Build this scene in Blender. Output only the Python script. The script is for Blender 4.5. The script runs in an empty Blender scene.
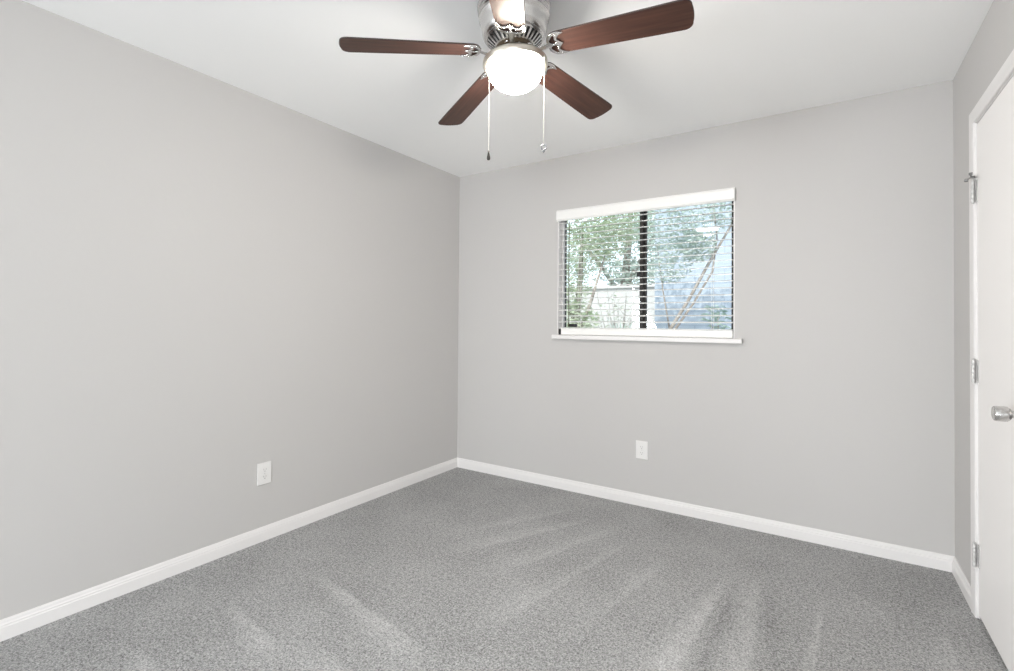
import bpy, bmesh, math, random
from mathutils import Vector, Matrix

scene = bpy.context.scene
COL = scene.collection
PI = math.pi
H = 2.44            # ceiling height
W = 3.134           # room width (x), back wall at y = 0
L = 3.90            # room depth, front wall at y = -L

# ------------------------------------------------------------------ camera
cam_d = bpy.data.cameras.new('camera')
cam = bpy.data.objects.new('camera', cam_d)
COL.objects.link(cam)
yaw, pit, rol = -0.57747, 0.013179, 0.007957
fw = Vector((math.sin(yaw)*math.cos(pit), math.cos(yaw)*math.cos(pit), math.sin(pit)))
rt0 = Vector((math.cos(yaw), -math.sin(yaw), 0))
up0 = rt0.cross(fw)
rt = math.cos(rol)*rt0 + math.sin(rol)*up0
up = -math.sin(rol)*rt0 + math.cos(rol)*up0
m = Matrix(((rt.x, up.x, -fw.x, 2.6063), (rt.y, up.y, -fw.y, -3.2496),
            (rt.z, up.z, -fw.z, 1.2072), (0, 0, 0, 1)))
cam.matrix_world = m
cam_d.sensor_width = 36.0
cam_d.lens = 17.4415
cam_d.shift_y = (316.764-335.5)/1014.0
cam_d.clip_start = 0.02
scene.camera = cam

# ------------------------------------------------------------------ light
world = bpy.data.worlds.new('world'); scene.world = world
world.use_nodes = True
wn = world.node_tree.nodes; wl = world.node_tree.links
wn.clear()
wo = wn.new('ShaderNodeOutputWorld'); wb = wn.new('ShaderNodeBackground')
wb.inputs['Color'].default_value = (0.80, 0.90, 1.0, 1)
wb.inputs['Strength'].default_value = 2.6
wl.new(wb.outputs[0], wo.inputs[0])

sun_d = bpy.data.lights.new('sun', 'SUN'); sun_d.energy = 5.0; sun_d.angle = 0.01
sun_d.color = (1.0, 0.95, 0.88)
sun = bpy.data.objects.new('sun', sun_d); COL.objects.link(sun)
sun.rotation_euler = Vector((-0.25, 0.62, -0.74)).to_track_quat('-Z', 'Y').to_euler()

def fill_light(name, sx, sy, watt, loc, direction):
    d = bpy.data.lights.new(name, 'AREA'); d.shape = 'RECTANGLE'
    d.size = sx; d.size_y = sy; d.energy = watt; d.color = (0.92, 0.965, 1.0)
    o = bpy.data.objects.new(name, d); COL.objects.link(o)
    o.location = loc
    o.rotation_euler = Vector(direction).to_track_quat('-Z', 'Z').to_euler()
# unseen fill lamps added behind the camera to even out walls and ceiling
fill_light('fill_light_right', 2.2, 2.0, 435, (5.6, -10.0, 1.15), (-4.9, 8.6, 0.1))
fill_light('fill_light_left', 2.2, 2.0, 470, (-2.6, -10.0, 1.15), (4.9, 8.6, 0.1))
fill_light('fill_light_low', 2.6, 0.5, 67, (1.5, -6.4, 0.32), (0.0, 1, 0.5))

LAMP_STRENGTH = 145.0
scene.view_settings.view_transform = 'Standard'
scene.view_settings.look = 'None'
scene.view_settings.gamma = 1.0
scene.view_settings.use_curve_mapping = False
scene.view_settings.exposure = 0.0
scene.cycles.max_bounces = 16
scene.cycles.diffuse_bounces = 10
scene.cycles.glossy_bounces = 6
scene.cycles.transparent_max_bounces = 16
scene.cycles.use_denoising = True
scene.cycles.denoising_prefilter = 'NONE'
scene.cycles.caustics_reflective = False
scene.cycles.sample_clamp_indirect = 8.0

# ------------------------------------------------------------------ materials
def mat(name, color, rough=0.6, metal=0.0, coat=0.0, spec=0.5):
    mt = bpy.data.materials.new(name); mt.use_nodes = True
    b = mt.node_tree.nodes['Principled BSDF']
    b.inputs['Base Color'].default_value = (*color, 1)
    b.inputs['Roughness'].default_value = rough
    b.inputs['Metallic'].default_value = metal
    b.inputs['Coat Weight'].default_value = coat
    b.inputs['Specular IOR Level'].default_value = spec
    return mt

def nodes(mt):
    return mt.node_tree.nodes, mt.node_tree.links, mt.node_tree.nodes['Principled BSDF']

def add_bump(mt, scale, strength, dist=0.002, detail=3.0):
    n, l, b = nodes(mt)
    tc = n.new('ShaderNodeTexCoord'); nz = n.new('ShaderNodeTexNoise'); bp = n.new('ShaderNodeBump')
    nz.inputs['Scale'].default_value = scale; nz.inputs['Detail'].default_value = detail
    bp.inputs['Strength'].default_value = strength; bp.inputs['Distance'].default_value = dist
    l.new(tc.outputs['Object'], nz.inputs['Vector']); l.new(nz.outputs['Fac'], bp.inputs['Height'])
    l.new(bp.outputs[0], b.inputs['Normal'])

def add_mottle(mt, c1, c2, scale, detail=4.0, stretch=(1, 1, 1), lo=0.35, hi=0.65):
    n, l, b = nodes(mt)
    tc = n.new('ShaderNodeTexCoord'); mp = n.new('ShaderNodeMapping')
    mp.inputs['Scale'].default_value = stretch
    nz = n.new('ShaderNodeTexNoise'); nz.inputs['Scale'].default_value = scale
    nz.inputs['Detail'].default_value = detail
    rp = n.new('ShaderNodeValToRGB')
    rp.color_ramp.elements[0].position = lo; rp.color_ramp.elements[0].color = (*c1, 1)
    rp.color_ramp.elements[1].position = hi; rp.color_ramp.elements[1].color = (*c2, 1)
    l.new(tc.outputs['Object'], mp.inputs[0]); l.new(mp.outputs[0], nz.inputs['Vector'])
    l.new(nz.outputs['Fac'], rp.inputs[0]); l.new(rp.outputs[0], b.inputs['Base Color'])

M = {}
M['wall'] = mat('wall_paint', (0.520, 0.505, 0.493), 0.55, spec=0.3)
add_bump(M['wall'], 45, 0.10, 0.003, 4)
M['ceiling'] = mat('ceiling_paint', (0.94, 0.94, 0.935), 0.8, spec=0.2)
add_bump(M['ceiling'], 60, 0.10, 0.002, 3)
M['trim'] = mat('trim_paint', (0.75, 0.73, 0.72), 0.38)
M['door'] = mat('door_paint', (0.85, 0.825, 0.81), 0.42)
add_bump(M['door'], 30, 0.03, 0.002, 3)
M['blind'] = mat('blind_white', (0.83, 0.82, 0.80), 0.45)
M['bronze_frame'] = mat('bronze_aluminium', (0.035, 0.03, 0.026), 0.45, spec=0.4)
M['dark_plastic'] = mat('dark_plastic', (0.012, 0.012, 0.012), 0.4)
M['cord'] = mat('cord_white', (0.8, 0.79, 0.76), 0.8)
M['plate'] = mat('plate_white', (0.74, 0.725, 0.71), 0.35)
M['slot'] = mat('slot_grey', (0.18, 0.17, 0.16), 0.6)
M['nickel'] = mat('brushed_nickel', (0.66, 0.65, 0.64), 0.26, 1.0)
M['warm_nickel'] = mat('satin_nickel', (0.60, 0.56, 0.49), 0.33, 1.0)
M['hinge'] = mat('hinge_steel', (0.58, 0.57, 0.56), 0.5, 0.3)
M['stop_steel'] = mat('stop_steel', (0.24, 0.235, 0.23), 0.4, 0.7)
M['dark_bronze'] = mat('flywheel_bronze', (0.10, 0.075, 0.05), 0.4, 0.9)
M['vent_dark'] = mat('vent_shadow', (0.03, 0.03, 0.03), 0.7)
M['bark'] = mat('bark', (0.33, 0.27, 0.22), 0.9)
add_mottle(M['bark'], (0.22, 0.19, 0.165), (0.38, 0.34, 0.30), 18, 4, (1, 1, 0.3))
M['twig'] = mat('dry_twig', (0.33, 0.29, 0.25), 0.9)
M['ground'] = mat('bare_ground', (0.42, 0.38, 0.32), 0.95)
add_mottle(M['ground'], (0.20, 0.18, 0.15), (0.34, 0.31, 0.26), 6)

def leaf_mat(name, c1, c2):
    mt = mat(name, c1, 0.5)
    n, l, b = nodes(mt)
    add_mottle(mt, c1, c2, 5, 3)
    rp = [x for x in n if x.type == 'VALTORGB'][0]
    tr = n.new('ShaderNodeBsdfTranslucent'); mx = n.new('ShaderNodeMixShader')
    mx.inputs[0].default_value = 0.4
    out = [x for x in n if x.type == 'OUTPUT_MATERIAL'][0]
    l.new(rp.outputs[0], tr.inputs['Color'])
    l.new(b.outputs[0], mx.inputs[1]); l.new(tr.outputs[0], mx.inputs[2])
    l.new(mx.outputs[0], out.inputs[0])
    return mt
M['leaf_a'] = leaf_mat('leaf_fresh', (0.29, 0.37, 0.22), (0.60, 0.64, 0.50))
M['leaf_b'] = leaf_mat('leaf_grey_green', (0.34, 0.42, 0.37), (0.58, 0.64, 0.58))
M['leaf_c'] = leaf_mat('leaf_sage', (0.22, 0.31, 0.27), (0.44, 0.53, 0.48))

# wood of the blades: long grain along local x
M['walnut'] = mat('walnut_blade', (0.2, 0.07, 0.04), 0.5, coat=0.12, spec=0.28)
def wood():
    n, l, b = nodes(M['walnut'])
    tc = n.new('ShaderNodeTexCoord'); mp = n.new('ShaderNodeMapping')
    mp.inputs['Scale'].default_value = (1.6, 28, 28)
    nz = n.new('ShaderNodeTexNoise'); nz.inputs['Scale'].default_value = 3.0
    nz.inputs['Detail'].default_value = 6; nz.inputs['Distortion'].default_value = 0.4
    rp = n.new('ShaderNodeValToRGB')
    rp.color_ramp.elements[0].position = 0.25; rp.color_ramp.elements[0].color = (0.036, 0.017, 0.015, 1)
    rp.color_ramp.elements[1].position = 0.8; rp.color_ramp.elements[1].color = (0.085, 0.036, 0.026, 1)
    l.new(tc.outputs['Object'], mp.inputs[0]); l.new(mp.outputs[0], nz.inputs['Vector'])
    l.new(nz.outputs['Fac'], rp.inputs[0]); l.new(rp.outputs[0], b.inputs['Base Color'])
    b.inputs['Coat Roughness'].default_value = 0.25; b.inputs['Specular Tint'].default_value = (1.0, 0.82, 0.56, 1)
wood()
M['blade_edge'] = mat('blade_dark_edge', (0.035, 0.018, 0.014), 0.4)

def lamp_glass():
    mt = bpy.data.materials.new('lit_frosted_glass'); mt.use_nodes = True
    n, l, b = nodes(mt)
    b.inputs['Base Color'].default_value = (0.9, 0.88, 0.84, 1)
    b.inputs['Roughness'].default_value = 0.3
    b.inputs['Emission Color'].default_value = (1.0, 0.95, 0.875, 1)
    b.inputs['Emission Strength'].default_value = LAMP_STRENGTH
    return mt
M['bowl'] = lamp_glass()

def pane_mat():
    mt = bpy.data.materials.new('window_glass'); mt.use_nodes = True
    n = mt.node_tree.nodes; l = mt.node_tree.links; n.clear()
    o = n.new('ShaderNodeOutputMaterial'); t = n.new('ShaderNodeBsdfTransparent')
    g = n.new('ShaderNodeBsdfGlossy'); g.inputs['Roughness'].default_value = 0.02
    f = n.new('ShaderNodeFresnel'); f.inputs['IOR'].default_value = 1.48
    x = n.new('ShaderNodeMixShader')
    t.inputs['Color'].default_value = (0.95, 0.97, 0.97, 1)
    l.new(f.outputs[0], x.inputs[0]); l.new(t.outputs[0], x.inputs[1]); l.new(g.outputs[0], x.inputs[2])
    l.new(x.outputs[0], o.inputs[0])
    return mt
M['glass'] = pane_mat()

def wand_mat():
    mt = mat('smoky_acrylic', (0.10, 0.095, 0.06), 0.15)
    b = nodes(mt)[2]; b.inputs['Transmission Weight'].default_value = 0.15
    return mt
M['wand'] = wand_mat()

def block_wall_mat(name, c, mortar):
    mt = mat(name, c, 0.85)
    n, l, b = nodes(mt)
    tc = n.new('ShaderNodeTexCoord'); mp = n.new('ShaderNodeMapping')
    mp.inputs['Rotation'].default_value = (PI/2, 0, 0)
    br = n.new('ShaderNodeTexBrick')
    br.inputs['Color1'].default_value = (*c, 1)
    br.inputs['Color2'].default_value = (c[0]*0.93, c[1]*0.95, c[2]*0.98, 1)
    br.inputs['Mortar'].default_value = (*mortar, 1)
    br.inputs['Scale'].default_value = 1.0
    br.inputs['Brick Width'].default_value = 0.40; br.inputs['Row Height'].default_value = 0.20
    br.inputs['Mortar Size'].default_value = 0.008
    l.new(tc.outputs['Object'], mp.inputs[0]); l.new(mp.outputs[0], br.inputs['Vector'])
    l.new(br.outputs['Color'], b.inputs['Base Color'])
    return mt
M['blue_block'] = block_wall_mat('pale_blue_block', (0.40, 0.45, 0.52), (0.31, 0.36, 0.43))
M['white_wall'] = mat('white_render', (0.50, 0.495, 0.48), 0.9)
add_bump(M['white_wall'], 20, 0.2, 0.01)

# carpet: speckled pile with vacuum tracks
def carpet():
    mt = mat('grey_carpet', (0.3, 0.3, 0.3), 0.95, spec=0.1)
    n, l, b = nodes(mt)
    tc = n.new('ShaderNodeTexCoord')
    P = tc.outputs['Object']
    def math_(op, a, c=None, d=None, clamp=False):
        x = n.new('ShaderNodeMath'); x.operation = op; x.use_clamp = clamp
        for i, v in enumerate((a, c, d)):
            if v is None: continue
            if isinstance(v, (int, float)): x.inputs[i].default_value = v
            else: l.new(v, x.inputs[i])
        return x.outputs[0]
    def smooth(v, a, c, o0=0.0, o1=1.0):
        x = n.new('ShaderNodeMapRange'); x.interpolation_type = 'SMOOTHSTEP'
        x.inputs['From Min'].default_value = a; x.inputs['From Max'].default_value = c
        x.inputs['To Min'].default_value = o0; x.inputs['To Max'].default_value = o1
        l.new(v, x.inputs['Value']); return x.outputs['Result']
    def noise(scale, detail=2.0, rough=0.5, vec=None):
        z = n.new('ShaderNodeTexNoise'); z.inputs['Scale'].default_value = scale
        z.inputs['Detail'].default_value = detail; z.inputs['Roughness'].default_value = rough
        l.new(vec or P, z.inputs['Vector']); return z.outputs['Fac']
    sx = n.new('ShaderNodeSeparateXYZ'); l.new(P, sx.inputs[0])
    X, Y = sx.outputs[0], sx.outputs[1]
    wob = math_('MULTIPLY', math_('SUBTRACT', noise(9.0, 3), 0.5), 0.10)
    total = None
    # (x0, y0, x1, y1, width at start, width at end, strength): sharp on the line, fading to its right-hand side (+) or left (-)
    tracks = [
        (0.50, -1.73, 1.55, -1.90,  0.05,  0.22,  1.00),
        (0.44, -2.10, 1.05, -2.17,  0.05,  0.20,  0.85),
        (0.42, -2.44, 1.05, -2.50,  0.05,  0.22,  0.90),
        (0.90, -2.08, 1.35, -2.10,  0.10,  0.25,  0.55),
        (2.22, -0.62, 2.14, -2.00, 0.05, 0.24,  1.00),
        (2.24, -0.66, 2.20, -2.00, -0.03, -0.10, -0.55),
        (2.33, -0.48, 2.43, -2.00, 0.05, 0.24,  0.75),
        (2.36, -0.52, 2.47, -2.00, -0.05, -0.20, -0.30),
        (2.60, -0.60, 2.55, -1.60, 0.02, 0.08,  0.75),
        (3.02, -0.52, 2.95, -1.60, 0.04, 0.16,  0.60),
        (2.62, -0.40, 2.90, -0.75, 0.03, 0.10,  0.35),
        (1.30, -0.22, 0.82, -1.05, 0.04, 0.12,  0.55),
        (1.46, -0.30, 0.90, -1.40, 0.06, 0.22,  0.70),
        (1.60, -0.40, 1.25, -1.40, 0.05, 0.22,  0.55),
        (1.72, -0.50, 1.45, -1.90, 0.05, 0.18,  0.45),
        (1.95, -0.55, 1.75, -1.90, 0.05, 0.22,  0.40),
    ]
    for (x0, y0, x1, y1, w0, w1, s) in tracks:
        Lg = math.hypot(x1-x0, y1-y0); ux, uy = (x1-x0)/Lg, (y1-y0)/Lg
        dx = math_('SUBTRACT', X, x0); dy = math_('SUBTRACT', Y, y0)
        u = math_('ADD', math_('MULTIPLY', dx, ux), math_('MULTIPLY', dy, uy))
        sg = 1.0 if w0 > 0 else -1.0
        v = math_('ADD', math_('MULTIPLY', dx, -uy*-sg), math_('MULTIPLY', dy, ux*-sg))
        v = math_('ADD', v, math_('MULTIPLY', wob, 0.45))
        wid = math_('MULTIPLY_ADD', u, (abs(w1)-abs(w0))/Lg, abs(w0))
        q = math_('DIVIDE', v, math_('MAXIMUM', wid, 0.01))
        across = math_('MULTIPLY', smooth(q, -0.08, 0.12), smooth(q, 0.15, 1.0, 1.0, 0.0))
        along = math_('MULTIPLY', smooth(u, 0.0, 0.30*Lg), smooth(u, 0.55*Lg, Lg, 1.0, 0.0))
        t = math_('MULTIPLY', math_('MULTIPLY', across, along), s)
        total = t if total is None else math_('ADD', total, t)
    brk = smooth(noise(14.0, 4, 0.6), 0.30, 0.62)
    total = math_('MULTIPLY', total, math_('MULTIPLY_ADD', brk, 0.55, 0.45))
    cloud = math_('SUBTRACT', noise(2.6, 4, 0.55), 0.5)
    fine = math_('SUBTRACT', noise(135.0, 4, 0.9), 0.5)
    mid = math_('SUBTRACT', noise(30.0, 3, 0.6), 0.5)
    val = math_('MULTIPLY_ADD', total, 0.12, 0.36)
    val = math_('MULTIPLY_ADD', cloud, 0.16, val)
    val = math_('MULTIPLY_ADD', mid, 0.13, val)
    val = math_('MULTIPLY_ADD', fine, 1.75, val)
    val = math_('MULTIPLY_ADD', math_('SUBTRACT', noise(62.0, 2, 0.6), 0.5), 0.38, val)
    val = math_('MAXIMUM', val, 0.07)
    cb = n.new('ShaderNodeCombineColor')
    l.new(val, cb.inputs[0]); l.new(math_('MULTIPLY', val, 1.0), cb.inputs[1]); l.new(math_('MULTIPLY', val, 0.998), cb.inputs[2])
    l.new(cb.outputs[0], b.inputs['Base Color'])
    bp = n.new('ShaderNodeBump'); bp.inputs['Strength'].default_value = 0.6; bp.inputs['Distance'].default_value = 0.006
    l.new(noise(150.0, 3, 0.7), bp.inputs['Height']); l.new(bp.outputs[0], b.inputs['Normal'])
    return mt
M['carpet'] = carpet()

# ------------------------------------------------------------------ mesh helpers
def link(name, bm, mats, parent=None, loc=(0, 0, 0), smooth=False, auto=None):
    me = bpy.data.meshes.new(name)
    bmesh.ops.recalc_face_normals(bm, faces=bm.faces[:])
    bm.to_mesh(me); bm.free()
    for mm in (mats if isinstance(mats, (list, tuple)) else [mats]): me.materials.append(mm)
    if smooth or auto:
        for p in me.polygons: p.use_smooth = True
        if auto:
            me.set_sharp_from_angle(angle=auto)
    o = bpy.data.objects.new(name, me); COL.objects.link(o)
    o.location = loc
    if parent: o.parent = parent
    return o

def empty(name, loc, rz=0.0):
    o = bpy.data.objects.new(name, None); COL.objects.link(o)
    o.location = loc; o.rotation_euler = (0, 0, rz); o.empty_display_size = 0.1
    return o

def tag(o, label, cat, group=None, kind=None):
    o['label'] = label; o['category'] = cat
    if group: o['group'] = group
    if kind: o['kind'] = kind
    return o

def structure(o, label=None):
    o['kind'] = 'structure'
    if label: o['label'] = label
    return o

def add_box(bm, lo, hi, bevel=0.0, seg=2, mi=0):
    r = bmesh.ops.create_cube(bm, size=1.0)
    vs = r['verts']
    c = [(a+b)/2 for a, b in zip(lo, hi)]; s = [b-a for a, b in zip(lo, hi)]
    for v in vs: v.co = Vector((c[0]+v.co.x*s[0], c[1]+v.co.y*s[1], c[2]+v.co.z*s[2]))
    fs = set(f for v in vs for f in v.link_faces)
    for f in fs: f.material_index = mi
    if bevel > 0:
        es = list(set(e for v in vs for e in v.link_edges))
        bmesh.ops.bevel(bm, geom=es, offset=bevel, segments=seg, affect='EDGES', profile=0.6)

def add_lathe(bm, prof, seg=48, center=(0, 0, 0), axis='z', mi=0):
    rings = []
    def place(r, a, z):
        x, y = r*math.cos(a), r*math.sin(a)
        if axis == 'z': return Vector((center[0]+x, center[1]+y, center[2]+z))
        if axis == 'x': return Vector((center[0]+z, center[1]+x, center[2]+y))
        return Vector((center[0]+x, center[1]+z, center[2]+y))
    for (r, z) in prof:
        if r < 1e-6:
            rings.append([bm.verts.new(place(0, 0, z))])
        else:
            rings.append([bm.verts.new(place(r, 2*PI*k/seg, z)) for k in range(seg)])
    for a, b in zip(rings, rings[1:]):
        for k in range(seg):
            k2 = (k+1) % seg
            if len(a) == 1 and len(b) == 1: continue
            if len(a) == 1: f = bm.faces.new((a[0], b[k], b[k2]))
            elif len(b) == 1: f = bm.faces.new((a[k], b[0], a[k2]))
            else: f = bm.faces.new((a[k], b[k], b[k2], a[k2]))
            f.material_index = mi

def add_tube(bm, pts, radii, seg=8, mi=0, cap=True):
    pts = [Vector(p) for p in pts]
    if isinstance(radii, (int, float)): radii = [radii]*len(pts)
    rings = []
    prev = None
    for i, p in enumerate(pts):
        t = (pts[min(i+1, len(pts)-1)]-pts[max(i-1, 0)]).normalized()
        if prev is None:
            a = Vector((0, 0, 1)) if abs(t.z) < 0.9 else Vector((1, 0, 0))
            nrm = t.cross(a).normalized()
        else:
            nrm = (prev - t*prev.dot(t)).normalized()
        prev = nrm; bn = t.cross(nrm)
        rings.append([bm.verts.new(p+radii[i]*(math.cos(2*PI*k/seg)*nrm+math.sin(2*PI*k/seg)*bn)) for k in range(seg)])
    for a, b in zip(rings, rings[1:]):
        for k in range(seg):
            f = bm.faces.new((a[k], a[(k+1) % seg], b[(k+1) % seg], b[k])); f.material_index = mi
    if cap:
        for r, rev in ((rings[0], True), (rings[-1], False)):
            f = bm.faces.new(r[::-1] if rev else r); f.material_index = mi

def add_prism(bm, prof, axis, a0, a1, mi=0):
    """extrude a closed 2D profile along an axis; prof gives the other two coordinates in order"""
    def P(p, a):
        if axis == 'x': return Vector((a, p[0], p[1]))
        if axis == 'y': return Vector((p[0], a, p[1]))
        return Vector((p[0], p[1], a))
    v0 = [bm.verts.new(P(p, a0)) for p in prof]; v1 = [bm.verts.new(P(p, a1)) for p in prof]
    k = len(prof)
    for i in range(k):
        f = bm.faces.new((v0[i], v0[(i+1) % k], v1[(i+1) % k], v1[i])); f.material_index = mi
    f = bm.faces.new(v0[::-1]); f.material_index = mi
    f = bm.faces.new(v1); f.material_index = mi

# ------------------------------------------------------------------ room shell
T = 0.15
WX0, WX1, WZ0, WZ1 = 0.934, 2.136, 1.112, 2.03       # window opening in the back wall
bm = bmesh.new(); add_box(bm, (-T, -L-T, -0.12), (W+T, T, 0.0)); add_box(bm, (-6.0, -13.0, -0.12), (9.0, -L-T, 0.0))
structure(link('floor', bm, M['carpet']), 'grey cut pile carpet with pale vacuum tracks')
bm = bmesh.new(); add_box(bm, (-T, -L-T, H), (W+T, T, H+0.15)); add_box(bm, (-6.0, -13.0, H), (9.0, -L-T, H+0.15))
structure(link('ceiling', bm, M['ceiling']), 'flat white painted ceiling')
bm = bmesh.new(); add_box(bm, (-T, -L, 0), (0, T, H))
structure(link('wall_left', bm, M['wall']), 'plain light grey wall on the left with one outlet')

def holed(bm, axis, a0, a1, z0, z1, b0, b1, hole):
    h0, h1, hz0, hz1 = hole
    for (p0, p1, q0, q1) in ((a0, h0, z0, z1), (h1, a1, z0, z1), (h0, h1, z0, hz0), (h0, h1, hz1, z1)):
        if p1-p0 < 1e-4 or q1-q0 < 1e-4: continue
        if axis == 'x': add_box(bm, (p0, b0, q0), (p1, b1, q1))
        else: add_box(bm, (b0, p0, q0), (b1, p1, q1))
    bmesh.ops.remove_doubles(bm, verts=bm.verts[:], dist=1e-5)
bm = bmesh.new(); holed(bm, 'x', 0, W, 0, H, 0, T, (WX0, WX1, WZ0, WZ1))
structure(link('wall_back', bm, M['wall']), 'light grey wall around the window')
DY0, DY1, DZ = -1.082, -0.462, 2.060                 # door opening in the right wall
bm = bmesh.new(); holed(bm, 'y', -L, 0, 0, H, W, W+0.06, (DY0, DY1, 0.0, DZ))
add_box(bm, (W+0.06, -L, 0), (W+T, T, H)); add_box(bm, (W, 0, 0), (W+0.06, T, H))
structure(link('wall_right', bm, M['wall']), 'light grey wall around the white door')
FX0, FX1, FZ0, FZ1 = 0.06, 3.07, 0.0, 2.34            # made-up wide opening behind the camera, lets the fill lamps in
bm = bmesh.new(); holed(bm, 'x', -T, W+T, 0, H, -L-T, -L, (FX0, FX1, FZ0, FZ1))
structure(link('wall_front', bm, M['wall']))

bm = bmesh.new()                                       # invented room around the fill lamps, keeps sky light out
add_box(bm, (-6.0, -13.0, 0), (-5.85, -L-T, H)); add_box(bm, (8.85, -13.0, 0), (9.0, -L-T, H)); add_box(bm, (-5.85, -13.0, 0), (8.85, -12.85, H))
add_box(bm, (-5.85, -L-T, 0), (-T, -L, H)); add_box(bm, (W+T, -L-T, 0), (8.85, -L, H))
structure(link('wall_fill_room', bm, M['wall']))

# baseboards: profile (out from wall, height)
BP = [(0, 0), (0.014, 0), (0.014, 0.048), (0.0115, 0.052), (0.0115, 0.058), (0.0085, 0.062), (0.007, 0.071), (0.004, 0.0765), (0, 0.0765)]
bm = bmesh.new(); add_prism(bm, BP, 'y', -L, 0)
structure(link('baseboard_left', bm, M['trim']), 'white moulded baseboard along the left wall')
bm = bmesh.new(); add_prism(bm, [(-a, b) for a, b in BP], 'x', 0.0, W)
structure(link('baseboard_back', bm, M['trim']), 'white moulded baseboard under the window wall')
CY_OUT = -0.403                                       # far outer edge of the door casing
bm = bmesh.new(); add_prism(bm, [(W-a, b) for a, b in BP], 'y', CY_OUT, 0)
add_prism(bm, [(W-a, b) for a, b in BP], 'y', -L, 2*(-0.772)-CY_OUT)
structure(link('baseboard_right', bm, M['trim']), 'short white baseboard between corner and door casing')

# door casing: tapered flat profile, mitred
def casing():
    bm = bmesh.new()
    w = 0.054
    prof = [(0, 0), (0, 0.010), (0.004, 0.0125), (0.030, 0.014), (0.046, 0.017), (w, 0.015), (w, 0)]   # (from the opening outwards, thickness)
    yi0, yi1, zi = -1.087, -0.457, 2.065
    def path(d):
        return [(yi1+d, 0.0), (yi1+d, zi+d), (yi0-d, zi+d), (yi0-d, 0.0)]
    rings = [[bm.verts.new((W-t, y, z)) for (y, z) in path(d)] for d, t in prof]
    n = len(prof)
    for i in range(n):
        a, b = rings[i], rings[(i+1) % n]
        for k in range(3): bm.faces.new((a[k], a[k+1], b[k+1], b[k]))
    for k in (0, 3): bm.faces.new([r[k] for r in rings])
    # jamb lining inside the opening
    add_box(bm, (W-0.001, -0.4615, 0), (W+0.058, -0.457, 2.0645))
    add_box(bm, (W-0.001, -1.087, 0), (W+0.058, -1.0825, 2.0645))
    add_box(bm, (W-0.001, -1.087, 2.0605), (W+0.058, -0.457, 2.065))
    return bm
structure(link('trim_1', casing(), M['trim'], auto=0.5), 'white door casing on the right wall')

# door slab, closed
D0, D1 = -1.0785, -0.4655
bm = bmesh.new(); add_box(bm, (W-0.002, D0, 0.016), (W+0.034, D1, 2.056), 0.0015, 1)
door = structure(link('door_1', bm, M['door']), 'flush white closed door at the right edge')
def hinge(z0, z1):
    bm = bmesh.new()
    yk, xk = -0.4635, W-0.0155
    n = 5; hgt = (z1-z0)/n
    for k in range(n):
        a, b = z0+k*hgt+0.0012, z0+(k+1)*hgt-0.0012
        add_lathe(bm, [(0, a), (0.0058, a), (0.0064, a+0.001), (0.0064, b-0.001), (0.0058, b), (0, b)], 14, (xk, yk, 0))
    add_lathe(bm, [(0, z0-0.004), (0.004, z0-0.003), (0.0042, z1+0.002), (0.0055, z1+0.003), (0.0055, z1+0.006), (0, z1+0.008)], 12, (xk, yk, 0))
    add_box(bm, (W-0.0045, yk-0.019, z0), (W-0.002, yk, z1), 0.0006, 1)      # leaf on the door
    add_box(bm, (W-0.0160, yk, z0), (W-0.0098, yk+0.014, z1), 0.0006, 1)     # leaf on the casing edge
    for zz in (z0+0.018, (z0+z1)/2, z1-0.018):
        add_lathe(bm, [(0.0032, 0), (0.0032, -0.0012), (0, -0.0018)], 10, (W-0.0045, yk-0.0125, zz), 'x')
    return bm
for (a, b) in ((1.728, 1.822), (0.975, 1.069), (0.212, 0.306)):
    link('hinge', hinge(a, b), M['hinge'], door, auto=0.6)
# hinge pin door stop on the top hinge
bm = bmesh.new()
xk, yk, zk = W-0.0155, -0.4635, 1.836
add_lathe(bm, [(0, -0.004), (0.009, -0.004), (0.009, 0.004), (0, 0.004)], 14, (xk, yk, zk))
add_tube(bm, [(xk-0.006, yk, zk), (xk-0.010, yk+0.010, zk-0.003), (xk-0.015, yk+0.016, zk-0.006)], 0.0026, 8)
add_lathe(bm, [(0, -0.012), (0.005, -0.0115), (0.0075, -0.007), (0.0075, 0.0), (0, 0.001)], 12, (xk-0.012, yk+0.016, zk-0.007), 'x')
add_tube(bm, [(xk-0.004, yk-0.004, zk), (xk-0.016, yk-0.045, zk+0.004)], 0.0026, 8)
add_lathe(bm, [(0, -0.008), (0.006, -0.008), (0.007, 0.003), (0, 0.004)], 12, (xk-0.012, yk-0.046, zk+0.004), 'x')
link('hinge_pin_stop', bm, M['stop_steel'], door, auto=0.6)
# knob
KY, KZ = -1.008, 0.923
bm = bmesh.new()
add_lathe(bm, [(0, 0.0), (0.031, 0.0), (0.032, -0.003), (0.029, -0.008), (0.016, -0.011), (0.012, -0.014),
               (0.0115, -0.022), (0.015, -0.024), (0.020, -0.027), (0.0245, -0.033), (0.0255, -0.040),
               (0.0245, -0.060), (0.0235, -0.0645), (0.021, -0.0665), (0.009, -0.0655), (0, -0.065)], 36, (W-0.002, KY, KZ), 'x')
link('door_knob', bm, M['nickel'], door, auto=0.5)['label'] = 'satin nickel door knob'

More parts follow.
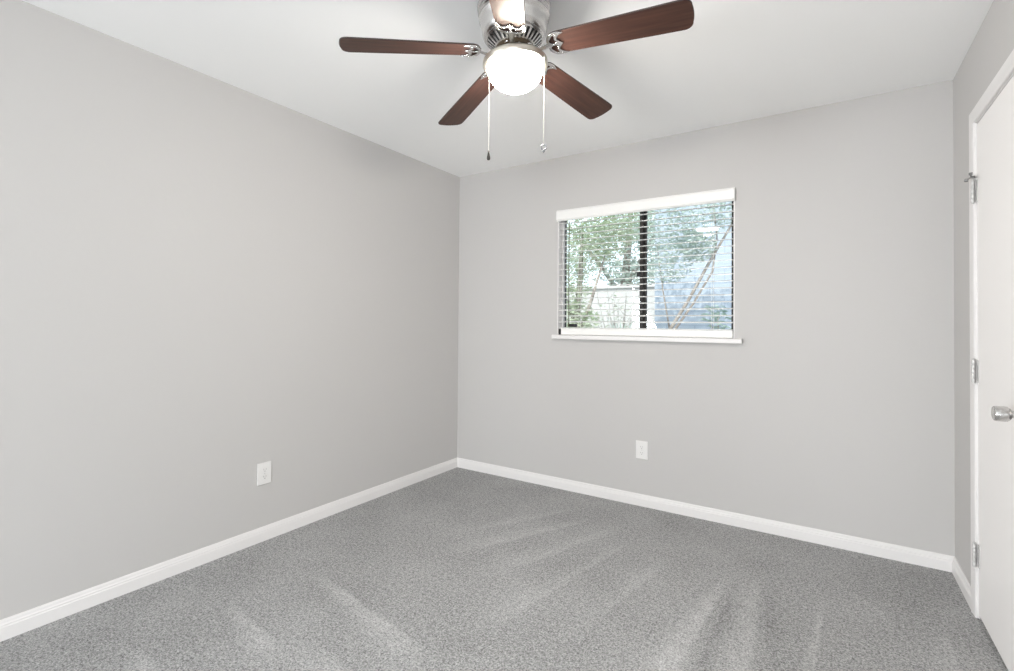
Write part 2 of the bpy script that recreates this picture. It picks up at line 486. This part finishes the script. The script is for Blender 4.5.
# ------------------------------------------------------------------ window 1
win = structure(empty('window_1', ((WX0+WX1)/2, 0.1, WZ0)), 'dark framed sliding window with white sill')
def wl_(bm, name, mt, **k):
    bmesh.ops.translate(bm, verts=bm.verts[:], vec=(-(WX0+WX1)/2, -0.1, -WZ0))
    return link(name, bm, mt, win, **k)
FY0, FY1 = 0.085, 0.135
fx0, fx1, fz0, fz1 = WX0, WX1, WZ0, WZ1
bm = bmesh.new()
add_box(bm, (fx0, FY0, fz0), (fx0+0.022, FY0+0.018, fz1), 0.001, 1)
add_box(bm, (fx1-0.030, FY0, fz0), (fx1, FY1, fz1), 0.001, 1)
add_box(bm, (fx0+0.022, FY0, fz1-0.03), (fx1-0.030, FY1, fz1), 0.001, 1)
add_box(bm, (fx0+0.022, FY0, fz0), (fx1-0.030, FY1, fz0+0.045), 0.001, 1)
wl_(bm, 'window_frame', M['bronze_frame'])
bm = bmesh.new()
add_box(bm, (1.522, FY0+0.002, fz0+0.045), (1.546, FY0+0.022, fz1-0.03), 0.001, 1)
add_box(bm, (1.540, FY0+0.026, fz0+0.045), (1.562, FY0+0.046, fz1-0.03), 0.001, 1)
wl_(bm, 'meeting_stile', M['bronze_frame'])
bm = bmesh.new(); add_box(bm, (1.505, FY0-0.012, 1.535), (1.530, FY0+0.003, 1.575), 0.003, 2)
wl_(bm, 'sash_latch', M['dark_plastic'])
bm = bmesh.new(); add_box(bm, (fx0+0.022, FY0+0.008, fz0+0.045), (1.525, FY0+0.013, fz1-0.03))
wl_(bm, 'pane', M['glass'])
bm = bmesh.new(); add_box(bm, (1.558, FY0+0.033, fz0+0.045), (fx1-0.030, FY0+0.038, fz1-0.03))
wl_(bm, 'pane', M['glass'])
bm = bmesh.new(); add_box(bm, (0.988, 0.062, 1.184), (1.054, FY0, 1.206), 0.003, 2)
wl_(bm, 'sash_lock', M['dark_plastic'])
bm = bmesh.new()
add_box(bm, (fx0, 0.0, 1.1255), (fx0+0.006, FY0, fz1)); add_box(bm, (fx1-0.006, 0.0, 1.1255), (fx1, FY0, fz1))
add_box(bm, (fx0+0.006, 0.0, fz1-0.006), (fx1-0.006, FY0, fz1))
add_box(bm, (fx0+0.006, 0.060, 1.1255), (fx0+0.019, FY0, fz1-0.006))
wl_(bm, 'jamb_liner', M['trim'])
# sill with horns, sits in the opening
bm = bmesh.new()
add_prism(bm, [(FY0, WZ0), (-0.001, WZ0), (-0.001, 1.096), (-0.030, 1.096), (-0.033, 1.099), (-0.033, 1.122), (-0.030, 1.1255), (FY0, 1.1255)], 'x', WX0+0.0005, WX1-0.0005)
add_prism(bm, [(-0.001, 1.096), (-0.030, 1.096), (-0.033, 1.099), (-0.033, 1.122), (-0.030, 1.1255), (-0.001, 1.1255)], 'x', 0.904, WX0+0.0005)
add_prism(bm, [(-0.001, 1.096), (-0.030, 1.096), (-0.033, 1.099), (-0.033, 1.122), (-0.030, 1.1255), (-0.001, 1.1255)], 'x', WX1-0.0005, 2.180)
wl_(bm, 'window_sill', M['trim'])['label'] = 'white painted window sill'

# ------------------------------------------------------------------ blind
blind = tag(empty('window_blind', (1.535, 0.03, 1.1255)), 'white horizontal slat blind with slats open, hanging in the window recess', 'blind')
def bl_(bm, name, mt, **k):
    bmesh.ops.translate(bm, verts=bm.verts[:], vec=(-1.535, -0.03, -1.1255))
    return link(name, bm, mt, blind, **k)
bm = bmesh.new()
vp = [(-0.001, 1.963), (-0.001, 2.043), (-0.014, 2.043), (-0.018, 2.036), (-0.022, 2.030), (-0.022, 1.976), (-0.018, 1.970), (-0.014, 1.963)]
add_prism(bm, vp, 'x', 0.930, 2.139)
bl_(bm, 'valance', M['blind'])
bm = bmesh.new(); add_box(bm, (0.940, 0.003, 1.978), (2.130, 0.055, 2.027), 0.002, 1)
bl_(bm, 'headrail', M['blind'])
bm0 = bmesh.new()
pr = []
for k in range(9):
    q = -1+2*k/8; pr.append((0.025*q, 0.0028*(1-q*q)))
pr2 = [(a, b-0.0028) for a, b in pr[::-1]]
add_prism(bm0, pr+pr2, 'x', -0.590, 0.588)
slat_me = None
SL = [1.951-0.0428*k for k in range(18)] + [1.1775]
for z in SL:
    if slat_me is None:
        o = link('slat', bm0, M['blind'], blind, auto=0.6); slat_me = o.data
    else:
        o = bpy.data.objects.new('slat', slat_me); COL.objects.link(o); o.parent = blind
    o.location = (0.0, 0.0, z-1.1255)
    if z > 1.2: o.rotation_euler = (math.radians(6.5), 0, 0)
bm = bmesh.new(); add_box(bm, (0.962, 0.002, 1.1275), (2.126, 0.054, 1.1735), 0.004, 2)
bl_(bm, 'bottom_rail', M['blind'])
bm = bmesh.new(); add_box(bm, (0.936, 0.012, 1.1265), (0.956, 0.044, 1.168), 0.002, 1)
bl_(bm, 'hold_down_bracket', M['dark_plastic'])['label'] = 'dark hold-down bracket'
for u in (1.10, 2.005):
    bm = bmesh.new()
    add_tube(bm, [(u, 0.0015, 1.16), (u, 0.0015, 1.98)], 0.0007, 6)
    add_tube(bm, [(u, 0.0545, 1.16), (u, 0.0545, 1.98)], 0.0007, 6)
    add_tube(bm, [(u+0.008, 0.028, 1.15), (u+0.008, 0.028, 1.98)], 0.0007, 6)
    bl_(bm, 'ladder_cord', M['cord'])
bm = bmesh.new()
add_tube(bm, [(1.030, -0.008, 1.960), (1.0305, -0.010, 1.6), (1.031, -0.010, 1.202)], 0.0030, 6)
add_lathe(bm, [(0, 0.0), (0.005, 0.002), (0.0055, 0.02), (0.004, 0.026), (0, 0.027)], 10, (1.031, -0.010, 1.186))
bl_(bm, 'tilt_wand', M['wand'])['label'] = 'thin smoky tilt wand'

# ------------------------------------------------------------------ outlets
def outlet(loc, rz, label):
    """plate faces local -y"""
    r = tag(empty('wall_outlet', loc, rz), label, 'outlet', 'white duplex wall outlets')
    bm = bmesh.new(); add_box(bm, (-0.040, -0.0065, -0.060), (0.040, 0.0, 0.060), 0.0035, 3)
    link('faceplate', bm, M['plate'], r)
    for s in (-1, 1):
        bm = bmesh.new()
        pts = []
        for k in range(24):
            a = 2*PI*k/24
            pts.append((0.0165*math.cos(a), max(-0.0125, min(0.0125, 0.0165*math.sin(a)))+s*0.0195))
        v0 = [bm.verts.new((x, -0.006, z)) for x, z in pts]; v1 = [bm.verts.new((x*0.96, -0.0082, s*0.0195+(z-s*0.0195)*0.96)) for x, z in pts]
        for k in range(24): bm.faces.new((v0[k], v0[(k+1) % 24], v1[(k+1) % 24], v1[k]))
        bm.faces.new(v1)
        rc = link('receptacle', bm, M['plate'], r)
        bm = bmesh.new()
        add_box(bm, (-0.0075, -0.0086, s*0.0195-0.001), (-0.0055, -0.0080, s*0.0195+0.007))
        add_box(bm, (0.0055, -0.0086, s*0.0195), (0.0075, -0.0080, s*0.0195+0.006))
        add_lathe(bm, [(0.0026, 0), (0.0026, -0.0006), (0, -0.0006)], 10, (0, -0.0080, s*0.0195-0.0075), 'y')
        link('slot', bm, M['slot'], rc)
    bm = bmesh.new(); add_lathe(bm, [(0.0034, 0), (0.003, -0.0012), (0, -0.0016)], 12, (0, -0.0063, 0), 'y')
    link('screw', bm, M['hinge'], r)
    return r
outlet((1.572, -0.0, 0.370), 0.0, 'white duplex outlet low on the back wall below the window')
outlet((0.0, -1.695, 0.369), PI/2, 'white duplex outlet low on the bare left wall')

# ------------------------------------------------------------------ ceiling fan
FX, FYC = 1.601, -1.678
fan = tag(empty('ceiling_fan', (FX, FYC, H)), 'five-blade ceiling fan with walnut blades, nickel housing and lit bowl light', 'ceiling fan')
# the fan hangs slightly out of true (all z below are relative to the ceiling)
ffw = Vector((math.sin(yaw), math.cos(yaw), 0))
TILT = Matrix.Rotation(-0.0335, 4, ffw) @ Matrix.Rotation(-0.0226, 4, rt0)
fan.matrix_world = Matrix.Translation((FX, FYC, H-0.004)) @ TILT
bm = bmesh.new()
prof = [(0, 0), (0.128, 0), (0.132, -0.004), (0.132, -0.012), (0.137, -0.016), (0.140, -0.022), (0.139, -0.030), (0.134, -0.034),
        (0.134, -0.042), (0.137, -0.046), (0.137, -0.052), (0.132, -0.056), (0.132, -0.064), (0.135, -0.068), (0.134, -0.075),
        (0.129, -0.080), (0.127, -0.100), (0.124, -0.122), (0.119, -0.136), (0.113, -0.143), (0.106, -0.146), (0, -0.146)]
add_lathe(bm, prof, 64)
housing = link('motor_housing', bm, M['nickel'], fan, auto=0.7)
# vent ring under the housing: fins over a dark cone
bm = bmesh.new()
add_lathe(bm, [(0.103, -0.1465), (0.070, -0.176), (0.0, -0.176)], 48, mi=1)
add_lathe(bm, [(0.108, -0.1462), (0.110, -0.150), (0.106, -0.154), (0.101, -0.1515)], 64)
add_lathe(bm, [(0.076, -0.172), (0.078, -0.178), (0.070, -0.182), (0.064, -0.180), (0.0, -0.180)], 48)
for k in range(32):
    a = 2*PI*k/32; ca, sa = math.cos(a), math.sin(a)
    w0, w1 = 0.0046, 0.0034
    q = []
    for (r, z, w) in ((0.104, -0.1545, w0), (0.073, -0.1815, w1), (0.071, -0.176, w1), (0.102, -0.1475, w0)):
        q.append([bm.verts.new((r*ca-s*w*sa, r*sa+s*w*ca, z)) for s in (-1, 1)])
    for i in range(4):
        j = (i+1) % 4
        bm.faces.new((q[i][0], q[i][1], q[j][1], q[j][0]))
    bm.faces.new([q[i][0] for i in range(4)]); bm.faces.new([q[i][1] for i in range(3, -1, -1)])
link('vent_ring', bm, [M['nickel'], M['vent_dark']], housing, auto=0.5)
# flywheel and switch housing
bm = bmesh.new()
add_lathe(bm, [(0.0, -0.1775), (0.070, -0.178), (0.074, -0.182), (0.074, -0.196), (0.068, -0.201), (0.060, -0.204), (0.058, -0.216), (0.0, -0.216)], 48)
link('flywheel', bm, M['dark_bronze'], fan, auto=0.6)
bm = bmesh.new()
add_lathe(bm, [(0.0, -0.2135), (0.062, -0.214), (0.066, -0.217), (0.080, -0.220), (0.106, -0.224), (0.118, -0.229), (0.1235, -0.236),
               (0.124, -0.248), (0.121, -0.255), (0.1105, -0.258), (0.1090, -0.250), (0.0, -0.242)], 64)
pan = link('light_pan', bm, M['warm_nickel'], fan, auto=0.6)
bm = bmesh.new()
bp = [(0.1080, -0.248), (0.1075, -0.256)]
for k in range(1, 15):
    a = (PI/2)*k/14
    bp.append((0.1065*math.cos(a)**0.92 if k < 14 else 0.0, -0.256-0.087*math.sin(a)))
add_lathe(bm, bp, 64)
link('glass_bowl', bm, M['bowl'], fan, smooth=True)['label'] = 'glowing frosted glass bowl'

# pull chains: hang plumb from the pan rim
def chain(off, length, kind):
    bm = bmesh.new()
    dx = dy = 0.0; zend = -length
    add_tube(bm, [(-off.x*0.06, -off.y*0.06, 0.012), (0, 0, 0.004), (0, 0, -0.004)], 0.0028, 8)
    for k in range(int(length/0.0042)):
        r = bmesh.ops.create_icosphere(bm, subdivisions=1, radius=0.0012)
        for v in r['verts']: v.co += Vector((0, 0, -0.0042*k))
    add_tube(bm, [(0, 0, 0), (0, 0, zend)], 0.0006, 6)
    c = link('pull_chain', bm, M['chain'], fan, smooth=True)
    c.matrix_local = Matrix.Translation((off.x, off.y, -0.252)) @ TILT.inverted()
    bm = bmesh.new()
    if kind == 'drop':
        add_lathe(bm, [(0, 0.004), (0.0022, 0.002), (0.003, -0.006), (0.0055, -0.018), (0.0062, -0.025), (0.005, -0.031), (0, -0.033)], 14, (dx, dy, zend))
        link('chain_fob', bm, M['fob_dark'], c, smooth=True)['label'] = 'dark drop-shaped fob'
    else:
        a0 = 22
        pts = [(0.0095*math.cos(2*PI*k/a0)*rt0.x, 0.0095*math.cos(2*PI*k/a0)*rt0.y, zend-0.0095+0.0095*math.sin(2*PI*k/a0)) for k in range(a0+1)]
        add_tube(bm, pts, 0.0024, 8)
        add_lathe(bm, [(0, 0.002), (0.003, 0), (0.0045, -0.006), (0, -0.012)], 12, (0, 0, zend-0.019))
        link('chain_fob', bm, M['fob_steel'], c, smooth=True)['label'] = 'steel ring-shaped fob'
M['chain'] = mat('chain_white_brass', (0.82, 0.78, 0.70), 0.4, 0.2)
M['fob_dark'] = mat('fob_dark', (0.05, 0.045, 0.04), 0.35, 0.6)
M['fob_steel'] = mat('fob_steel', (0.22, 0.22, 0.23), 0.35, 0.9)
tow = Vector((2.6063-FX, -3.2496-FYC, 0)).normalized()
chain(-0.096*rt0 + 0.064*tow, 0.345, 'drop')
chain(0.106*rt0 + 0.062*tow, 0.325, 'ring')

# blades: outline in local x (radial), y (tangential)
def blade_bm():
    out = []
    r0, r1 = 0.134, 0.640
    def hw(x):
        t = (x-r0)/(r1-r0); return 0.052+0.0135*min(1, t*1.15)
    # root: rounded
    for k in range(0, 13):
        a = PI/2+PI*k/12
        out.append((r0+0.036+0.036*math.cos(a), (hw(r0+0.036))*math.sin(a)))
    out = out[::1]
    for k in range(1, 6):
        x = r0+0.036+(r1-0.04-r0-0.036)*k/5; out.append((x, -hw(x)))
    h = hw(r1)
    for k in range(0, 7):
        a = -PI/2+(PI/2)*k/6
        out.append((r1-0.031+0.028*math.cos(a), -h+0.028+0.028*math.sin(a)))
    for k in range(1, 6):
        q = -1+2*k/6
        out.append((r1-0.003+0.004*(1-q*q), q*(h-0.028)))
    for k in range(0, 7):
        a = (PI/2)*k/6
        out.append((r1-0.031+0.028*math.cos(a), h-0.028+0.028*math.sin(a)))
    for k in range(4, 0, -1):
        x = r0+0.036+(r1-0.04-r0-0.036)*k/5; out.append((x, hw(x)))
    bm = bmesh.new()
    z0, z1 = -0.003, 0.003
    def inset(p, d):
        cx = 0.42
        return (p[0]-d*(1 if p[0] > cx else -1)*0.8, p[1]-d*(1 if p[1] > 0 else -1))
    A = [bm.verts.new((*inset(p, 0.0012), z0)) for p in out]
    B = [bm.verts.new((*p, z0+0.0015)) for p in out]
    C_ = [bm.verts.new((*p, z1-0.0015)) for p in out]
    D = [bm.verts.new((*inset(p, 0.0012), z1)) for p in out]
    n = len(out)
    for a, b, mi in ((A, B, 1), (B, C_, 1), (C_, D, 1)):
        for k in range(n):
            f = bm.faces.new((a[k], a[(k+1) % n], b[(k+1) % n], b[k])); f.material_index = mi
    bm.faces.new(A[::-1]); bm.faces.new(D)
    return bm
def arm_bm():
    """filigree blade iron: curved stem plus a crescent plate with two openings (local x radial, blade underside at z = -0.003)"""
    cu = bpy.data.curves.new('tmp', 'CURVE'); cu.dimensions = '2D'; cu.fill_mode = 'BOTH'
    cu.extrude = 0.0016; cu.bevel_depth = 0.0010; cu.bevel_resolution = 1
    def sp(pts):
        s = cu.splines.new('BEZIER'); s.bezier_points.add(len(pts)-1); s.use_cyclic_u = True
        for bp_, p in zip(s.bezier_points, pts):
            bp_.co = (p[0], p[1], 0); bp_.handle_left_type = bp_.handle_right_type = p[2] if len(p) > 2 else 'AUTO'
    D_ = -0.032
    half = [(0.166, 0.010), (0.170, 0.030), (0.184, 0.047), (0.205, 0.053), (0.232, 0.048, 'VECTOR'), (0.214, 0.038), (0.205, 0.024), (0.212, 0.012)]
    half = [(x[0]+D_,) + tuple(x[1:]) for x in half]
    outl = half + [(0.224+D_, 0.0, 'VECTOR')] + [(x[0], -x[1]) + tuple(x[2:]) for x in half[::-1]]
    sp(outl)
    for s in (1, -1):
        sp([(x+D_, s*y) for x, y in ((0.177, 0.010), (0.183, 0.032), (0.198, 0.042), (0.197, 0.022), (0.203, 0.009))])
    o = bpy.data.objects.new('tmp', cu); COL.objects.link(o)
    dg = bpy.context.evaluated_depsgraph_get()
    me = bpy.data.meshes.new_from_object(o.evaluated_get(dg))
    bm = bmesh.new(); bm.from_mesh(me)
    for v in bm.verts: v.co.z += -0.0058
    bpy.data.objects.remove(o); bpy.data.curves.remove(cu); bpy.data.meshes.remove(me)
    # stem: flat bar dipping down from the flywheel, then rising under the blade
    pts = [(0.058, 0.0), (0.072, -0.004), (0.086, -0.010), (0.102, -0.014), (0.118, -0.012), (0.132, -0.007), (0.146, -0.0055)]
    wid = [0.015, 0.012, 0.0085, 0.0075, 0.008, 0.010, 0.013]
    ring = []
    for (x, z), w in zip(pts, wid):
        ring.append([bm.verts.new((x, sy*w, z+sz*0.0035)) for sy, sz in ((-1, -0.4), (-0.55, -1), (0.55, -1), (1, -0.4), (1, 0.5), (-1, 0.5))])
    for a, b in zip(ring, ring[1:]):
        for k in range(6): bm.faces.new((a[k], a[(k+1) % 6], b[(k+1) % 6], b[k]))
    bm.faces.new(ring[0][::-1]); bm.faces.new(ring[-1])
    # curls beside the stem root
    for s in (1, -1):
        c = [(0.066+0.011*math.cos(t*0.55), s*(0.020+0.0095*math.sin(t*0.55)), -0.003-0.0008*t) for t in range(0, 11)]
        add_tube(bm, c, 0.0028, 6)
    # screw heads
    for (x, y) in ((0.158, 0.0), (0.1755, 0.046), (0.1755, -0.046)):
        add_lathe(bm, [(0.0042, 0), (0.0034, -0.0016), (0, -0.0022)], 10, (x, y, -0.0078))
    return bm
BZ = -0.191
DROOP = math.radians(3.4)
arm_me = blade_me = None
PITCH = math.radians(-11)
for k in range(5):
    th = 0.1607+math.radians(72*k)
    if blade_me is None:
        a = link('blade_arm', arm_bm(), M['nickel'], fan, auto=0.6); arm_me = a.data
        b = link('blade', blade_bm(), [M['walnut'], M['blade_edge']], fan); blade_me = b.data
    else:
        a = bpy.data.objects.new('blade_arm', arm_me); COL.objects.link(a); a.parent = fan
        b = bpy.data.objects.new('blade', blade_me); COL.objects.link(b); b.parent = fan
    R = Matrix.Rotation(th, 4, 'Z') @ Matrix.Rotation(DROOP, 4, 'Y') @ Matrix.Rotation(PITCH, 4, 'X')
    for o in (a, b): o.matrix_local = Matrix.Translation((0, 0, BZ)) @ R

# ------------------------------------------------------------------ outdoors
bm = bmesh.new(); add_box(bm, (-14, T+0.01, -0.35), (12, 22, -0.15))
g = structure(link('ground', bm, M['ground']))
bm = bmesh.new(); add_box(bm, (0.42, 4.2, -0.15), (7.5, 4.4, 3.3)); add_box(bm, (0.38, 4.14, 3.3), (7.5, 4.46, 3.37), 0.01, 1)
tag(link('block_wall', bm, M['blue_block']), 'pale blue painted block wall outside behind the right window pane', 'wall')
bm = bmesh.new(); add_box(bm, (-5.0, 6.6, -0.15), (0.6, 6.75, 1.95)); add_box(bm, (-5.0, 6.56, 1.95), (0.6, 6.79, 2.0), 0.01, 1)
tag(link('garden_wall', bm, M['white_wall']), 'white sunlit garden wall behind twigs in the left window pane', 'wall')

rng = random.Random(7)
def leaves(bm, clusters, n, size):
    for _ in range(n):
        c, r = clusters[rng.randrange(len(clusters))]
        while True:
            d = Vector((rng.uniform(-1, 1), rng.uniform(-1, 1), rng.uniform(-1, 1)))
            if d.length < 1: break
        p = Vector(c)+Vector((d.x*r[0], d.y*r[1], d.z*r[2]))
        s = size*rng.uniform(0.6, 1.3)
        q = Matrix.Rotation(rng.uniform(0, 2*PI), 3, 'Z') @ Matrix.Rotation(rng.uniform(-1.1, 1.1), 3, 'X') @ Matrix.Rotation(rng.uniform(-0.8, 0.8), 3, 'Y')
        pts = [(-1, 0, 0), (-0.3, -0.38, 0.10), (0.5, -0.28, 0.08), (1, 0, -0.08), (0.5, 0.28, 0.08), (-0.3, 0.38, 0.10)]
        v = [bm.verts.new(p+q @ (Vector(t)*s)) for t in pts]
        bm.faces.new((v[0], v[1], v[2], v[3])); bm.faces.new((v[0], v[3], v[4], v[5]))
def tree(name, base, label, trunk_paths, clusters, n, size, lm, cat='tree', bark='bark', group=None):
    r = tag(empty(name, base), label, cat, group)
    bm = bmesh.new()
    for pts, rad in trunk_paths:
        add_tube(bm, [Vector(p)-Vector(base) for p in pts], rad, 8)
    link('trunk', bm, M[bark], r, smooth=True)
    if n:
        bm = bmesh.new()
        leaves(bm, [(Vector(c)-Vector(base), q) for c, q in clusters], n, size)
        link('foliage', bm, lm, r)
    return r
G = -0.15
# leafy tree filling the left pane
tree('leafy_tree', (-0.65, 3.6, G), 'fresh green leafy tree outside filling the left window pane',
     [([(-0.65, 3.6, G), (-0.62, 3.6, 0.9), (-0.55, 3.62, 1.8), (-0.5, 3.6, 2.6)], [0.07, 0.06, 0.045, 0.02]),
      ([(-0.62, 3.6, 0.9), (-0.35, 3.55, 1.5), (-0.1, 3.5, 2.2)], [0.035, 0.028, 0.012]),
      ([(-0.6, 3.6, 1.2), (-0.95, 3.65, 1.9), (-1.1, 3.6, 2.5)], [0.035, 0.025, 0.012])],
     [((-0.55, 3.6, 2.35), (0.5, 0.4, 0.4)), ((-0.15, 3.5, 2.45), (0.45, 0.35, 0.35)), ((-0.75, 3.6, 1.75), (0.4, 0.35, 0.4)),
      ((-0.55, 3.5, 1.25), (0.35, 0.3, 0.3)), ((0.25, 3.4, 2.65), (0.4, 0.3, 0.3)), ((-0.5, 3.5, 2.9), (0.6, 0.4, 0.35))],
     7500, 0.029, M['leaf_a'])
# tree with twin leaning trunks in the right pane
tree('leaning_tree', (0.62, 3.0, G), 'leaning twin-trunk tree outside in front of the pale blue wall',
     [([(0.62, 3.0, G), (0.80, 3.0, 0.7), (0.96, 3.0, 1.14), (1.18, 3.0, 1.50), (1.42, 3.0, 1.95), (1.62, 3.0, 2.30), (1.85, 3.0, 2.7)], [0.04, 0.032, 0.024, 0.02, 0.017, 0.014, 0.01]),
      ([(0.80, 3.0, 0.7), (1.00, 3.03, 1.12), (1.24, 3.04, 1.48), (1.45, 3.05, 1.85), (1.50, 3.05, 2.25), (1.45, 3.05, 2.8)], [0.022, 0.017, 0.014, 0.012, 0.009, 0.006]),
      ([(0.96, 3.0, 1.14), (0.88, 3.0, 1.6), (0.80, 3.0, 2.2)], [0.012, 0.009, 0.006])],
     [((0.9, 3.0, 2.45), (0.4, 0.3, 0.30)), ((1.3, 3.0, 2.5), (0.40, 0.3, 0.32)), ((1.75, 3.0, 2.65), (0.4, 0.3, 0.35)),
      ((0.95, 3.0, 2.0), (0.30, 0.25, 0.28)), ((1.3, 2.95, 2.15), (0.22, 0.2, 0.2)), ((1.05, 3.0, 2.9), (0.7, 0.4, 0.25))],
     4600, 0.026, M['leaf_b'])
# background tree behind the walls
tree('tall_tree', (-1.6, 8.2, G), 'tall grey-green tree outside beyond the white garden wall',
     [([(-1.6, 8.2, G), (-1.55, 8.2, 1.5), (-1.4, 8.2, 3.0), (-1.3, 8.2, 4.2)], [0.14, 0.12, 0.09, 0.03]),
      ([(-1.5, 8.2, 2.0), (-0.9, 8.1, 3.0), (-0.4, 8.0, 3.8)], [0.06, 0.05, 0.02]),
      ([(-1.5, 8.2, 1.8), (-2.2, 8.2, 2.8), (-2.7, 8.2, 3.4)], [0.06, 0.05, 0.02])],
     [((-1.4, 8.2, 3.4), (1.0, 0.8, 0.8)), ((-0.5, 8.0, 3.4), (0.8, 0.7, 0.7)), ((-2.5, 8.2, 3.0), (0.8, 0.7, 0.8)), ((-1.2, 8.2, 2.4), (0.9, 0.6, 0.4))],
     4500, 0.06, M['leaf_b'])
# spiky yucca-like plant low in the middle
def yucca(base, n, lab):
    r = tag(empty('spiky_plant', base), lab, 'plant')
    bm = bmesh.new()
    add_tube(bm, [(0, 0, 0), (0.01, 0, 0.5), (0.0, 0, 1.0)], [0.05, 0.045, 0.04], 8)
    link('stem', bm, M['bark'], r, smooth=True)
    bm = bmesh.new()
    for k in range(n):
        a = rng.uniform(0, 2*PI); e = rng.uniform(-0.15, 1.45); ln = rng.uniform(0.40, 0.62)
        d = Vector((math.cos(a)*math.cos(e), math.sin(a)*math.cos(e), math.sin(e)))
        sd = Vector((-math.sin(a), math.cos(a), 0)); p0 = Vector((0, 0, 1.0+rng.uniform(-0.1, 0.05)))
        prev = None
        for i, (t, w) in enumerate(((0, 0.010), (0.35, 0.014), (0.75, 0.009), (1.0, 0.001))):
            c = p0+d*ln*t+Vector((0, 0, -0.10*t*t))
            cur = [bm.verts.new(c-sd*w), bm.verts.new(c+Vector((0, 0, -0.004))), bm.verts.new(c+sd*w)]
            if prev:
                bm.faces.new((prev[0], prev[1], cur[1], cur[0])); bm.faces.new((prev[1], prev[2], cur[2], cur[1]))
            prev = cur
    link('leaf_rosette', bm, M['leaf_b'], r)
yucca((0.22, 3.3, G), 90, 'spiky long-leaved plant outside low beside the dark middle window bar')
# twiggy bush in front of the white wall
paths = []
for k in range(34):
    a = rng.uniform(0, 2*PI); s = rng.uniform(0.1, 0.5); h = rng.uniform(0.9, 2.0)
    b0 = Vector((-0.35, 4.6, G)); t = Vector((math.cos(a)*s, math.sin(a)*s*0.7, h))
    mid = b0+t*0.5+Vector((rng.uniform(-0.08, 0.08), rng.uniform(-0.08, 0.08), 0.1))
    paths.append(([b0, mid, b0+t], [0.010, 0.006, 0.002]))
    for j in range(3):
        q = b0+t*rng.uniform(0.45, 0.9)
        paths.append(([q, q+Vector((rng.uniform(-0.25, 0.25), rng.uniform(-0.2, 0.2), rng.uniform(0.1, 0.3)))], [0.004, 0.0015]))
tree('twiggy_bush', (-0.35, 4.6, G), 'thin bare twiggy bush outside before the white garden wall', paths,
     [((-0.35, 4.6, 1.2), (0.5, 0.4, 0.6))], 160, 0.03, M['leaf_a'], 'bush', 'twig')
# small bush at the foot of the blue wall
tree('small_bush', (1.50, 3.35, G), 'small sage green bush outside low in the right window corner',
     [([(1.50, 3.35, G), (1.48, 3.35, 0.6), (1.46, 3.35, 1.3)], [0.015, 0.012, 0.006]),
      ([(1.48, 3.35, 0.6), (1.38, 3.33, 1.25)], [0.008, 0.004])],
     [((1.44, 3.35, 1.30), (0.16, 0.14, 0.16)), ((1.50, 3.35, 1.0), (0.2, 0.2, 0.2))], 130, 0.05, M['leaf_c'], 'bush')
